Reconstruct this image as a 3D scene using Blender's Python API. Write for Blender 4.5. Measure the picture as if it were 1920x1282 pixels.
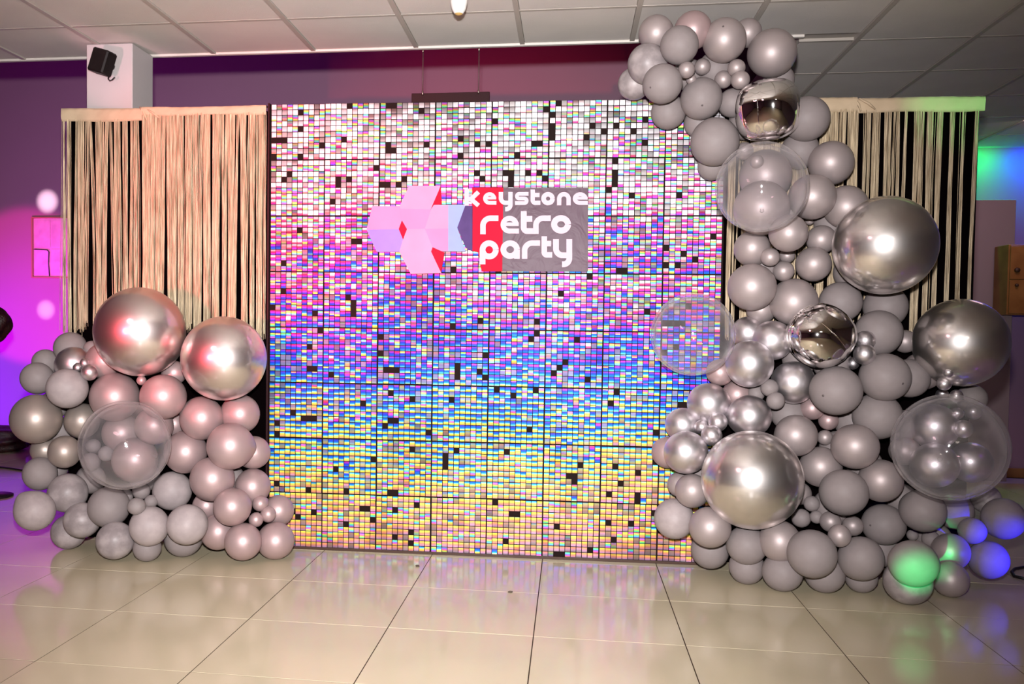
import bpy, bmesh, math, random
import numpy as np
from mathutils import Vector, Matrix

for o in list(bpy.data.objects):
    bpy.data.objects.remove(o)
S = bpy.context.scene
COL = S.collection

# ---------------------------------------------------------------- camera
FPX, PPX, PPY, CAMH = 1650.0, 841.0, 668.0, 1.25      # measured from the tile grid
YAW, PITCH, ROLL = math.atan(227/1650), math.atan(57/1650), 0.013
fw = Vector((-math.sin(YAW)*math.cos(PITCH), math.cos(YAW)*math.cos(PITCH), -math.sin(PITCH)))
r0 = Vector((math.cos(YAW), math.sin(YAW), 0)); u0 = r0.cross(fw)
rt = r0*math.cos(ROLL) + u0*math.sin(ROLL); up = rt.cross(fw)
CAMP = Vector((0, 0, CAMH))
cd = bpy.data.cameras.new('camera'); cam = bpy.data.objects.new('camera', cd); COL.objects.link(cam)
cd.sensor_fit = 'HORIZONTAL'; cd.sensor_width = 36; cd.lens = FPX/1920*36
cd.shift_x = (960-PPX)/1920; cd.shift_y = (PPY-641)/1920
cd.clip_start = 0.05; cd.clip_end = 60
M = Matrix((rt, up, -fw)).transposed().to_4x4(); M.translation = CAMP
cam.matrix_world = M
S.camera = cam

def ray(px, py):
    return fw + rt*((px-PPX)/FPX) - up*((py-PPY)/FPX)
def on_plane(px, py, n, d):
    r = ray(px, py); return CAMP + r*((d-CAMP.dot(n))/r.dot(n))

# ---------------------------------------------------------------- world, lights, exposure
w = bpy.data.worlds.new('world'); S.world = w; w.use_nodes = True
w.node_tree.nodes['Background'].inputs[0].default_value = (0.5, 0.33, 0.42, 1)
w.node_tree.nodes['Background'].inputs[1].default_value = 0.010
S.view_settings.view_transform = 'Standard'; S.view_settings.look = 'None'
S.view_settings.gamma = 1; S.view_settings.use_curve_mapping = False
S.view_settings.exposure = 0.0
S.cycles.max_bounces = 6; S.cycles.diffuse_bounces = 2; S.cycles.glossy_bounces = 4; S.cycles.transparent_max_bounces = 14; S.cycles.sample_clamp_indirect = 4
S.cycles.caustics_reflective = False; S.cycles.caustics_refractive = False

def spot(name, loc, aim, power, color, angle, blend=0.5, size=0.05):
    l = bpy.data.lights.new(name, 'SPOT'); l.energy = power; l.color = color
    l.spot_size = math.radians(angle); l.spot_blend = blend; l.shadow_soft_size = size
    o = bpy.data.objects.new(name, l); COL.objects.link(o); o.location = loc
    o.rotation_euler = (Vector(aim)-Vector(loc)).to_track_quat('-Z', 'Y').to_euler()
    return o
FLASH = Vector((-0.02, 0.0, 1.525))
spot('camera_flash', FLASH, (-0.80, 4.7, 1.35), 1500, (1, 0.965, 0.965), 86, 1.0, 0.045)
def area(name, loc, aim, power, color, size):
    l = bpy.data.lights.new(name, 'AREA'); l.energy = power; l.color = color; l.shape = 'DISK'; l.size = size
    o = bpy.data.objects.new(name, l); COL.objects.link(o); o.location = loc
    o.rotation_euler = (Vector(aim)-Vector(loc)).to_track_quat('-Z', 'Y').to_euler()
    return o
# dim room lamps behind the photographer
area('hall_lamp_warm', (1.0, -2.0, 2.75), (1.0, -2.0, 0), 26, (1, 0.86, 0.74), 0.9)
area('hall_lamp_pink', (-2.2, 1.2, 2.75), (-2.4, 2.2, 0), 16, (1, 0.55, 0.62), 0.6)
# coloured stage lights, added reflection spots and a bay fill
spot('stage_light_red', (-2.7, 0.6, 1.35), (-1.75, 4.7, 1.75), 1000, (1, 0.06, 0.10), 34, 0.8, 0.03)
spot('stage_light_magenta', (-4.9, 5.6, 1.0), (-5.35, 8.2, 1.55), 430, (1, 0.0, 0.50), 33, 0.2, 0.05)
spot('stage_light_violet', (-6.2, 6.6, 0.25), (-5.6, 8.2, 0.80), 460, (0.22, 0.0, 1), 70, 0.8, 0.05)
spot('stage_light_floor_magenta', (-4.6, 4.0, 2.2), (-4.1, 4.9, 0.0), 30, (1, 0.0, 0.75), 75, 0.9, 0.05)
spot('stage_light_purple', (-4.6, 5.6, 0.5), (-3.9, 8.2, 3.0), 240, (0.55, 0.05, 0.75), 110, 1.0, 0.1)
spot('stage_light_column', (-3.2, 1.0, 1.1), (-2.63, 4.75, 2.72), 330, (1, 0.42, 0.52), 8, 0.8, 0.04)
spot('reflection_spot', (-4.9, 2.2, 1.9), (-5.19, 8.2, 2.44), 6000, (1, 0.97, 1), 2.6, 1.0, 0.01)  # added spot standing in for a flash reflection thrown on the wall
spot('reflection_spot_low', (-4.9, 2.2, 1.9), (-5.21, 8.2, 1.36), 3200, (1, 0.8, 0.95), 2.2, 1.0, 0.01)  # lower added spot, likewise in place of a foil reflection
area('bay_fill', (3.4, 6.9, 2.78), (3.5, 7.6, 0), 6, (1, 0.62, 0.70), 0.5)  # unseen mauve fill added to brighten the far right wall
spot('stage_light_green', (0.45, 1.6, 0.12), (1.53, 4.05, 0.19), 760, (0.0, 1, 0.22), 5.5, 0.8, 0.02)
spot('stage_light_green_high', (4.2, 0.5, 2.2), (1.95, 4.8, 2.42), 700, (0.1, 1, 0.25), 7.0, 0.9, 0.02)
spot('stage_light_blue', (3.6, 2.4, 0.10), (2.06, 4.52, 0.20), 1300, (0.03, 0.02, 1), 9.0, 0.9, 0.02)
spot('stage_light_floor_violet', (3.4, 3.2, 2.2), (2.9, 4.3, 0.0), 22, (0.35, 0.0, 1), 60, 0.9, 0.05)

# ---------------------------------------------------------------- materials
MATS = {}
def nodes_of(name):
    m = bpy.data.materials.new(name); m.use_nodes = True; nt = m.node_tree
    MATS[name] = m
    return m, nt, nt.nodes['Principled BSDF']
def mat(name, col, rough=0.5, metal=0.0, var=0.0, scale=8.0, bump=0.0, bscale=60.0, col2=None, coat=0.0, spec=0.5):
    m, nt, b = nodes_of(name)
    b.inputs['Roughness'].default_value = rough; b.inputs['Metallic'].default_value = metal
    b.inputs['Coat Weight'].default_value = coat; b.inputs['Specular IOR Level'].default_value = spec
    b.inputs['Base Color'].default_value = (*col, 1)
    tc = nt.nodes.new('ShaderNodeTexCoord')
    if var or col2:
        n = nt.nodes.new('ShaderNodeTexNoise'); n.inputs['Scale'].default_value = scale; n.inputs['Detail'].default_value = 4
        nt.links.new(tc.outputs['Object'], n.inputs['Vector'])
        r = nt.nodes.new('ShaderNodeValToRGB')
        c2 = col2 or tuple(c*(1-var) for c in col)
        r.color_ramp.elements[0].position = 0.38; r.color_ramp.elements[1].position = 0.62
        r.color_ramp.elements[0].color = (*c2, 1); r.color_ramp.elements[1].color = (*col, 1)
        nt.links.new(n.outputs['Fac'], r.inputs['Fac']); nt.links.new(r.outputs['Color'], b.inputs['Base Color'])
    if bump:
        n2 = nt.nodes.new('ShaderNodeTexNoise'); n2.inputs['Scale'].default_value = bscale; n2.inputs['Detail'].default_value = 3
        nt.links.new(tc.outputs['Object'], n2.inputs['Vector'])
        bp = nt.nodes.new('ShaderNodeBump'); bp.inputs['Strength'].default_value = bump; bp.inputs['Distance'].default_value = 0.01
        nt.links.new(n2.outputs['Fac'], bp.inputs['Height']); nt.links.new(bp.outputs['Normal'], b.inputs['Normal'])
    return m

mat('floor_tile', (0.66, 0.575, 0.40), 0.13, var=0.06, scale=2.2, spec=0.5)
mat('grout', (0.05, 0.03, 0.02), 0.9, spec=0.1)
mat('ceiling_tile', (0.74, 0.69, 0.64), 0.9, var=0.05, scale=3, bump=0.15, bscale=220)
mat('grid_bar', (0.50, 0.45, 0.40), 0.6)
mat('plaster', (0.30, 0.165, 0.225), 0.8, var=0.04, scale=1.5)
mat('plaster_grey', (0.28, 0.20, 0.22), 0.8, var=0.04, scale=1.5)
mat('white_paint', (0.52, 0.48, 0.48), 0.6, var=0.03, scale=4)
mat('dark_void', (0.10, 0.05, 0.07), 0.9)
mat('wood', (0.30, 0.13, 0.035), 0.45, col2=(0.22, 0.085, 0.02), scale=6)
mat('wood_dark', (0.05, 0.02, 0.01), 0.5)
mat('black_cloth', (0.0022, 0.0012, 0.0015), 1.0, spec=0.0)
mat('black_plastic', (0.010, 0.007, 0.007), 0.55, var=0.3, scale=30, spec=0.2)
mat('steel', (0.7, 0.6, 0.5), 0.25, 1.0)
mat('dark_wire', (0.10, 0.05, 0.05), 0.5)
mat('maroon_board', (0.022, 0.003, 0.005), 0.6, spec=0.2)
mat('brown_plate', (0.012, 0.005, 0.0045), 0.7, spec=0.1)
mat('header_cloth', (0.58, 0.44, 0.29), 0.7, var=0.06, scale=10, bump=0.25, bscale=30)
mat('bulb_glass', (0.88, 0.84, 0.80), 0.15)
mat('bulb_tip', (0.55, 0.36, 0.12), 0.3)
mat('paper_pink', (0.62, 0.40, 0.50), 0.6, var=0.2, scale=9)
mat('frame_wood', (0.35, 0.16, 0.10), 0.5)
mat('dark_red', (0.035, 0.004, 0.004), 0.5, var=0.6, scale=40, bump=0.6, bscale=80)
mat('cable_black', (0.015, 0.01, 0.012), 0.4)
mat('scrap', (0.10, 0.07, 0.05), 0.7)
# balloon skins
mat('skin_M', (0.270, 0.230, 0.228), 0.55, var=0.05, scale=3, spec=0.25)
mat('skin_W', (0.42, 0.355, 0.355), 0.5, col2=(0.36, 0.305, 0.305), scale=2.0, spec=0.3)
mat('skin_X', (0.40, 0.345, 0.345), 0.42, col2=(0.26, 0.222, 0.225), scale=1.6, spec=0.4)
mat('skin_O', (0.92, 0.90, 0.89), 0.05, 1.0)
mat('tip_dark', (0.10, 0.08, 0.08), 0.5)

def sheen_skin(name, col, rough, metal, rough2, mixf):
    """balloon skin with a sharp and a hazy reflection"""
    m = mat(name, col, rough, metal, var=0.04, scale=2); nt = m.node_tree; b = nt.nodes['Principled BSDF']
    g = nt.nodes.new('ShaderNodeBsdfGlossy'); g.inputs['Roughness'].default_value = rough2; g.inputs['Color'].default_value = (*[min(1, c*1.15) for c in col], 1)
    mx = nt.nodes.new('ShaderNodeMixShader'); mx.inputs[0].default_value = mixf
    nt.links.new(b.outputs[0], mx.inputs[1]); nt.links.new(g.outputs[0], mx.inputs[2]); nt.links.new(mx.outputs[0], nt.nodes['Material Output'].inputs['Surface'])
sheen_skin('skin_P', (0.40, 0.335, 0.33), 0.45, 0.1, 0.52, 0.36)
sheen_skin('skin_K', (0.45, 0.325, 0.325), 0.40, 0.1, 0.48, 0.38)
sheen_skin('skin_G', (0.40, 0.335, 0.30), 0.38, 0.15, 0.48, 0.45)
sheen_skin('skin_S', (0.66, 0.62, 0.64), 0.26, 1.0, 0.48, 0.6)
sheen_skin('skin_C', (0.80, 0.76, 0.74), 0.15, 1.0, 0.44, 0.42)

def clear_film():
    m, nt, b = nodes_of('clear_film')
    nt.nodes.remove(b)
    out = nt.nodes['Material Output']
    tr = nt.nodes.new('ShaderNodeBsdfTransparent'); tr.inputs[0].default_value = (0.985, 0.98, 0.985, 1)
    gl = nt.nodes.new('ShaderNodeBsdfGlossy'); gl.inputs['Roughness'].default_value = 0.05; gl.inputs[0].default_value = (1, 1, 1, 1)
    lw = nt.nodes.new('ShaderNodeLayerWeight'); lw.inputs['Blend'].default_value = 0.5
    pw = nt.nodes.new('ShaderNodeMath'); pw.operation = 'POWER'; pw.inputs[1].default_value = 3.5; nt.links.new(lw.outputs['Facing'], pw.inputs[0])
    fr = nt.nodes.new('ShaderNodeMath'); fr.operation = 'MULTIPLY_ADD'; fr.inputs[1].default_value = 0.75; fr.inputs[2].default_value = 0.045; nt.links.new(pw.outputs[0], fr.inputs[0])
    mx = nt.nodes.new('ShaderNodeMixShader')
    nt.links.new(fr.outputs[0], mx.inputs[0]); df = nt.nodes.new('ShaderNodeBsdfDiffuse'); df.inputs[0].default_value = (0.8, 0.76, 0.78, 1)
    m2 = nt.nodes.new('ShaderNodeMixShader'); m2.inputs[0].default_value = 0.5; nt.links.new(gl.outputs[0], m2.inputs[1]); nt.links.new(df.outputs[0], m2.inputs[2])
    nt.links.new(tr.outputs[0], mx.inputs[1]); nt.links.new(m2.outputs[0], mx.inputs[2])
    nt.links.new(mx.outputs[0], out.inputs['Surface'])
clear_film()

# the shimmer wall stands here: foot line from W0 along WD, front normal WN
W0 = Vector((-1.65, 4.70, 0)); WD = Vector((2.321, 0.075, 0)).normalized(); WN = Vector((WD.y, -WD.x, 0))
WANG = math.atan2(WD.y, WD.x)
PU, PZ, NC, NR, ZB = 0.03043, 0.0306, 80, 80, 0.008
WALLM = Matrix.Translation(W0) @ Matrix.Rotation(WANG, 4, 'Z')       # local x along wall, y away from viewer, z up
def wallpt(px, py, off=0.0):
    p = on_plane(px, py, WN, WN.dot(W0)+off); return (p-W0).dot(WD), p.z

def holo():
    """diffraction foil: colour follows the grating equation (viewer + flash direction along the tile)"""
    m, nt, b = nodes_of('holographic_foil')
    N = nt.nodes.new; L = nt.links.new
    def vm(op, a, bb=None):
        n = N('ShaderNodeVectorMath'); n.operation = op
        for i, v in enumerate((a, bb)):
            if v is None: continue
            if isinstance(v, (tuple, Vector)): n.inputs[i].default_value = tuple(v)
            else: L(v, n.inputs[i])
        return n
    def ma(op, a, bb=None, c=None):
        n = N('ShaderNodeMath'); n.operation = op
        for i, v in enumerate((a, bb, c)):
            if v is None: continue
            if isinstance(v, (int, float)): n.inputs[i].default_value = v
            else: L(v, n.inputs[i])
        return n.outputs[0]
    g = N('ShaderNodeNewGeometry')
    pos, nor, inc = g.outputs['Position'], g.outputs['Normal'], g.outputs['Incoming']
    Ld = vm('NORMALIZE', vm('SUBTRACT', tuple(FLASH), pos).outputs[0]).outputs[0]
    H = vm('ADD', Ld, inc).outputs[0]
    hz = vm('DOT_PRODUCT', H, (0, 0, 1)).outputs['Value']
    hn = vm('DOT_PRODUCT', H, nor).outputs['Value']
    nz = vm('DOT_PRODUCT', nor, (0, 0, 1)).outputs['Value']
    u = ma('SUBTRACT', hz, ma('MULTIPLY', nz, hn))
    hx = vm('DOT_PRODUCT', H, tuple(WD)).outputs['Value']
    # per-tile random
    rel = vm('SUBTRACT', pos, tuple(W0)).outputs[0]
    cu = ma('FLOOR', ma('DIVIDE', vm('DOT_PRODUCT', rel, tuple(WD)).outputs['Value'], PU))
    cz = ma('FLOOR', ma('DIVIDE', ma('SUBTRACT', vm('DOT_PRODUCT', rel, (0, 0, 1)).outputs['Value'], ZB), PZ))
    cx = N('ShaderNodeCombineXYZ'); L(cu, cx.inputs[0]); L(cz, cx.inputs[1])
    wn = N('ShaderNodeTexWhiteNoise'); wn.noise_dimensions = '2D'; L(cx.outputs[0], wn.inputs['Vector'])
    sp = N('ShaderNodeSeparateColor'); L(wn.outputs['Color'], sp.inputs[0])
    r1, r2, r3 = sp.outputs[0], sp.outputs[1], sp.outputs[2]
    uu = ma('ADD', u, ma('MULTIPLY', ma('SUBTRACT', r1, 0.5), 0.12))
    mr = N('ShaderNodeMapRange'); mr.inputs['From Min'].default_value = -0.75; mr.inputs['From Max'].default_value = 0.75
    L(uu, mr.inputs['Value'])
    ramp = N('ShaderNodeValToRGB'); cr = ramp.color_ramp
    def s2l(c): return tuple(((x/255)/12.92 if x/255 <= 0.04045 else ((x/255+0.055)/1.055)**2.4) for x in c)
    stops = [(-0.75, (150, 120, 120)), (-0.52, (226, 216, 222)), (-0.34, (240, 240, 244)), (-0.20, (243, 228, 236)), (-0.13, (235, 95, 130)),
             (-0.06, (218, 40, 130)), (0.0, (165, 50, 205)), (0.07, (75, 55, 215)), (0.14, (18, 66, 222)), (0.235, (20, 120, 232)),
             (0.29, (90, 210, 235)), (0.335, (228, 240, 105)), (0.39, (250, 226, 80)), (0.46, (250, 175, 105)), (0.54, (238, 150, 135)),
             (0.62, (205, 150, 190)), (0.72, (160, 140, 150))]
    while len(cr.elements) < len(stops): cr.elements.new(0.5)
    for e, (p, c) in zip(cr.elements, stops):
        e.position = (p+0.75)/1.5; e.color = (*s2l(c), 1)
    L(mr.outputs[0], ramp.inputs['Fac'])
    # some tiles carry their grating turned: they throw another order of the spectrum
    hsv = N('ShaderNodeCombineColor'); hsv.mode = 'HSV'
    L(ma('FRACT', ma('ADD', ma('MULTIPLY', ma('ADD', hx, u), 3.0), r2)), hsv.inputs[0]); hsv.inputs[1].default_value = 0.82; hsv.inputs[2].default_value = 0.95
    up_ = N('ShaderNodeMapRange'); up_.inputs['From Min'].default_value = -0.40; up_.inputs['From Max'].default_value = 0.10
    up_.inputs['To Min'].default_value = 0.26; up_.inputs['To Max'].default_value = 0.13; L(u, up_.inputs['Value'])
    mid = ma('MULTIPLY', ma('LESS_THAN', ma('ABSOLUTE', ma('ADD', u, 0.08)), 0.15), 0.22)
    sel = ma('LESS_THAN', r3, ma('ADD', up_.outputs[0], mid))
    mx = N('ShaderNodeMix'); mx.data_type = 'RGBA'; L(sel, mx.inputs['Factor']); L(ramp.outputs[0], mx.inputs['A']); L(hsv.outputs[0], mx.inputs['B'])
    gr = ma('GREATER_THAN', r2, 0.86)      # dull silver tiles
    mx2 = N('ShaderNodeMix'); mx2.data_type = 'RGBA'; L(ma('MULTIPLY', gr, 0.75), mx2.inputs['Factor']); L(mx.outputs['Result'], mx2.inputs['A'])
    mx2.inputs['B'].default_value = (0.22, 0.19, 0.18, 1)
    vr = N('ShaderNodeMix'); vr.data_type = 'RGBA'; vr.blend_type = 'MULTIPLY'; vr.inputs['Factor'].default_value = 1.0
    L(mx2.outputs['Result'], vr.inputs['A'])
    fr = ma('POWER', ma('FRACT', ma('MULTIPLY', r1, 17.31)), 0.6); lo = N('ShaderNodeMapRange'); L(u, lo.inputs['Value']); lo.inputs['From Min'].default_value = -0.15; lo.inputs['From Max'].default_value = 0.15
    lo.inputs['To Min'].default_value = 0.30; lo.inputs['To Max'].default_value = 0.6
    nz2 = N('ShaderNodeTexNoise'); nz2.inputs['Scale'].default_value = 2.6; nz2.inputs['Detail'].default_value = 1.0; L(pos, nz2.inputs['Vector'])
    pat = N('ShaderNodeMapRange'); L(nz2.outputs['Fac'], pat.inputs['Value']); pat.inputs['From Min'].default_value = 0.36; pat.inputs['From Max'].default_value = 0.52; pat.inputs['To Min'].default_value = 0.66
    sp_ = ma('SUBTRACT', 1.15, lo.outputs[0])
    L(ma('MULTIPLY', ma('MULTIPLY_ADD', fr, sp_, lo.outputs[0]), pat.outputs[0]), vr.inputs['B'])  # brightness in base colour imitates tile glints and panels turned off the flash
    L(vr.outputs['Result'], b.inputs['Base Color'])
    b.inputs['Metallic'].default_value = 0.40; b.inputs['Roughness'].default_value = 0.50; b.inputs['Specular IOR Level'].default_value = 0.2
holo()

def fringe_mat():
    m, nt, b = nodes_of('gold_fringe')
    tc = nt.nodes.new('ShaderNodeTexCoord'); mp = nt.nodes.new('ShaderNodeMapping'); mp.inputs['Scale'].default_value = (140, 1, 6)
    nt.links.new(tc.outputs['Object'], mp.inputs[0])
    n = nt.nodes.new('ShaderNodeTexNoise'); n.inputs['Scale'].default_value = 1.0; n.inputs['Detail'].default_value = 5
    nt.links.new(mp.outputs[0], n.inputs['Vector'])
    r = nt.nodes.new('ShaderNodeValToRGB'); r.color_ramp.elements[0].position = 0.3; r.color_ramp.elements[1].position = 0.7
    r.color_ramp.elements[0].color = (0.26, 0.17, 0.09, 1); r.color_ramp.elements[1].color = (0.88, 0.72, 0.49, 1)
    nt.links.new(n.outputs['Fac'], r.inputs[0]); nt.links.new(r.outputs[0], b.inputs['Base Color'])
    b.inputs['Roughness'].default_value = 0.45; b.inputs['Metallic'].default_value = 0.2
fringe_mat()
def film_mat():
    m, nt, b = nodes_of('grey_film')
    tc = nt.nodes.new('ShaderNodeTexCoord'); n = nt.nodes.new('ShaderNodeTexNoise'); n.inputs['Scale'].default_value = 7; n.inputs['Detail'].default_value = 3; n.inputs['Distortion'].default_value = 1.2
    nt.links.new(tc.outputs['Object'], n.inputs['Vector'])
    bp = nt.nodes.new('ShaderNodeBump'); bp.inputs['Strength'].default_value = 0.30; bp.inputs['Distance'].default_value = 0.02
    nt.links.new(n.outputs['Fac'], bp.inputs['Height']); nt.links.new(bp.outputs[0], b.inputs['Normal'])
    b.inputs['Base Color'].default_value = (0.095, 0.05, 0.075, 1); b.inputs['Roughness'].default_value = 0.45; b.inputs['Specular IOR Level'].default_value = 0.25
film_mat()
mat('sign_red', (0.50, 0.004, 0.030), 0.6, spec=0.1)
mat('sign_pink', (0.58, 0.29, 0.48), 0.6, var=0.08, scale=6, spec=0.1)
mat('sign_pink_deep', (0.54, 0.24, 0.46), 0.6, var=0.06, scale=6, spec=0.1)
mat('sign_lavender', (0.27, 0.22, 0.60), 0.6, var=0.1, scale=6, spec=0.1)
mat('sign_blue', (0.27, 0.36, 0.64), 0.6, var=0.08, scale=6, spec=0.1)
mat('sign_indigo', (0.09, 0.055, 0.19), 0.6, var=0.2, scale=9, spec=0.1)
mat('sign_letter', (0.66, 0.50, 0.58), 0.6, spec=0.1)

# ---------------------------------------------------------------- builders
def link(name, me, m=None, parent=None, smooth=False):
    o = bpy.data.objects.new(name, me); COL.objects.link(o)
    if m and not me.materials: me.materials.append(MATS[m])
    if parent: o.parent = parent
    if smooth: me.polygons.foreach_set('use_smooth', [True]*len(me.polygons))
    return o
def from_bm(name, bm, m=None, parent=None, smooth=False):
    me = bpy.data.meshes.new(name); bm.to_mesh(me); bm.free()
    return link(name, me, m, parent, smooth)
def box(bm, lo, hi, mt=None, bevel=0.0):
    c = [(a+b)/2 for a, b in zip(lo, hi)]; s = [b-a for a, b in zip(lo, hi)]
    T = Matrix.Translation(c) @ Matrix.Diagonal((*s, 1))
    if mt is not None: T = mt @ T
    r = bmesh.ops.create_cube(bm, size=1, matrix=T)
    if bevel:
        ed = list({e for v in r['verts'] for e in v.link_edges})
        bmesh.ops.bevel(bm, geom=ed, offset=bevel, segments=1, affect='EDGES')
def boxobj(name, lo, hi, m, parent=None, bevel=0.0, mt=None):
    bm = bmesh.new(); box(bm, lo, hi, mt, bevel); return from_bm(name, bm, m, parent)
def tube(bm, pts, r, n=8):
    pts = [Vector(p) for p in pts]; rings = []
    for i, p in enumerate(pts):
        d = (pts[min(i+1, len(pts)-1)]-pts[max(i-1, 0)]).normalized()
        a = d.cross(Vector((0, 0, 1)));
        if a.length < 1e-3: a = Vector((1, 0, 0))
        a.normalize(); b = d.cross(a)
        rr = r[i] if isinstance(r, (list, tuple)) else r
        rings.append([bm.verts.new(p + (a*math.cos(k*2*math.pi/n)+b*math.sin(k*2*math.pi/n))*rr) for k in range(n)])
    for A, B in zip(rings, rings[1:]):
        for k in range(n): bm.faces.new((A[k], A[(k+1) % n], B[(k+1) % n], B[k]))
    bm.faces.new(rings[0][::-1]); bm.faces.new(rings[-1])
def tubeobj(name, pts, r, m, parent=None, n=8):
    bm = bmesh.new(); tube(bm, pts, r, n); bmesh.ops.recalc_face_normals(bm, faces=bm.faces); return from_bm(name, bm, m, parent, True)
def lathe(bm, prof, n=32):
    rings = []
    for r, z in prof:
        if r < 1e-6: rings.append([bm.verts.new((0, 0, z))])
        else: rings.append([bm.verts.new((r*math.cos(k*2*math.pi/n), r*math.sin(k*2*math.pi/n), z)) for k in range(n)])
    for A, B in zip(rings, rings[1:]):
        for k in range(n):
            a = [A[k], A[(k+1) % n]] if len(A) > 1 else [A[0]]
            b = [B[(k+1) % n], B[k]] if len(B) > 1 else [B[0]]
            bm.faces.new(a+b)
    bmesh.ops.recalc_face_normals(bm, faces=bm.faces)
def empty(name, loc=(0, 0, 0), rz=0.0):
    o = bpy.data.objects.new(name, None); COL.objects.link(o); o.location = loc; o.rotation_euler = (0, 0, rz); o.empty_display_size = 0.1
    return o
def tag(o, label, cat, group=None):
    o['label'] = label; o['category'] = cat
    if group: o['group'] = group
    return o
def struct(o): o['kind'] = 'structure'; return o

# ---------------------------------------------------------------- the room
FX0, FX1, FY0, FY1 = -7.0, 6.2, -5.0, 8.2
CZ = 2.833
fl = struct(boxobj('floor', (FX0, FY0, -0.10), (FX1, FY1, -0.0014), 'grout'))
TX, TY, TX0, TY0 = 0.60, 0.577, -0.125, 3.535
def tile_mesh(name, sx, sy, h, m, bev):
    bm = bmesh.new(); box(bm, (-sx/2, -sy/2, -h/2), (sx/2, sy/2, h/2), None, bev)
    me = bpy.data.meshes.new(name); bm.to_mesh(me); bm.free(); me.materials.append(MATS[m]); return me
tm = tile_mesh('tile', TX-0.0045, TY-0.0045, 0.008, 'floor_tile', 0.0)
random.seed(3)
rest = bmesh.new()
for i in range(-12, 12):
    for j in range(-15, 9):
        x, y = TX0+(i+0.5)*TX, TY0+(j+0.5)*TY
        if x-TX/2 < FX0-0.3 or x+TX/2 > FX1+0.3 or y-TY/2 < FY0 or y+TY/2 > FY1+0.3: continue
        lim = 0.45*y + 0.9
        if y > 2.3 and -lim-0.5 < x < lim*0.75+0.5:
            o = link('tile', tm, None, fl); o.location = (x, y, -0.004+random.uniform(-0.0004, 0.0004))
        else: box(rest, (x-TX/2+.002, y-TY/2+.002, -0.008), (x+TX/2-.002, y+TY/2-.002, 0))
o = from_bm('distant_tiles', rest, 'floor_tile', fl); o['kind'] = 'stuff'

# lay-in ceiling: low over the hall, carried on to the back wall at the right; open bay behind Y = 5 at the left
EDGE, BAYX = 5.01, 1.22
bm = bmesh.new()
box(bm, (FX0, FY0, CZ+0.02), (FX1, EDGE, CZ+0.14)); box(bm, (BAYX, EDGE, CZ+0.02), (FX1, FY1, CZ+0.14))
ce = struct(from_bm('ceiling', bm, 'grid_bar'))
cm = tile_mesh('ceiling_tile', 0.575, 0.605, 0.012, 'ceiling_tile', 0.002)
CX, CY, CX0, CY0 = 0.604, 0.635, -2.105, 4.49
rest = bmesh.new()
for i in range(-9, 15):
    for j in range(-16, 7):
        x, y = CX0+(i+0.5)*CX, CY0+(j+0.5)*CY
        x0, x1, y0, y1 = x-CX/2+.014, x+CX/2-.014, y-CY/2+.012, y+CY/2-.012
        if x1 > FX1 or x0 < FX0 or y0 < FY0 or y1 > FY1+0.2: continue
        y1 = min(y1, FY1-.01)
        if y > EDGE and x0 < BAYX: x0 = BAYX+0.014
        if y <= EDGE and y0 < EDGE < y1 and x0 < BAYX: y1 = EDGE-0.012
        if y0 < EDGE and y > EDGE: y0 = EDGE+0.012
        if y1-y0 < 0.1 or x1-x0 < 0.05: continue
        if y > 3.0 and -0.62*y-0.9 < x < 0.5*y+0.7:
            o = link('ceiling_tile', cm, None, ce); o.location = ((x0+x1)/2, (y0+y1)/2, CZ+0.012); o.scale = ((x1-x0)/0.575, (y1-y0)/0.605, 1)
        else: box(rest, (x0, y0, CZ+0.006), (x1, y1, CZ+0.018))
o = from_bm('distant_ceiling_tiles', rest, 'ceiling_tile', ce); o['kind'] = 'stuff'
for i in range(-4, 10):
    x = CX0+i*CX
    if x > FX1: break
    boxobj('grid_bar', (x-0.013, 0.5, CZ-0.002), (x+0.013, EDGE if x < BAYX else FY1, CZ+0.02), 'grid_bar', ce)
for j in range(-5, 6):
    y = CY0+j*CY
    boxobj('cross_bar', (-5.2 if y < EDGE else BAYX, y-0.011, CZ+0.0045), (5.0, y+0.011, CZ+0.02), 'grid_bar', ce)
boxobj('edge_strip', (FX0, EDGE-0.012, CZ-0.006), (BAYX, EDGE+0.012, CZ+0.02), 'ceiling_tile', ce)
struct(boxobj('ceiling_bay', (FX0, EDGE-0.4, 4.3), (BAYX+0.3, FY1, 4.4), 'dark_void'))
struct(boxobj('wall_bay_side', (BAYX, EDGE, CZ+0.14), (BAYX+0.1, FY1, 4.3), 'dark_void'))
struct(boxobj('wall_bay_front', (FX0, EDGE-0.3, CZ+0.14), (BAYX+0.1, EDGE-0.2, 4.3), 'dark_void'))
struct(boxobj('wall_back', (FX0-0.2, FY1, -0.1), (FX1+0.2, FY1+0.15, 4.4), 'plaster'))
struct(boxobj('wall_left', (FX0-0.2, FY0, -0.1), (FX0, FY1, 4.4), 'plaster'))
struct(boxobj('wall_right', (FX1, FY0, -0.1), (FX1+0.2, FY1, CZ+0.14), 'plaster_grey'))
struct(boxobj('wall_front', (FX0, FY0-0.2, -0.1), (FX1, FY0, CZ+0.14), 'plaster_grey'))
struct(boxobj('baseboard_back', (FX0, FY1-0.018, 0), (FX1, FY1, 0.085), 'wood', None, 0.003))
# square white column carrying the ceiling edge
struct(boxobj('column', (-2.767, 4.755, 0), (-2.488, 5.005, CZ-0.002), 'white_paint', None, 0.004))
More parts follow.
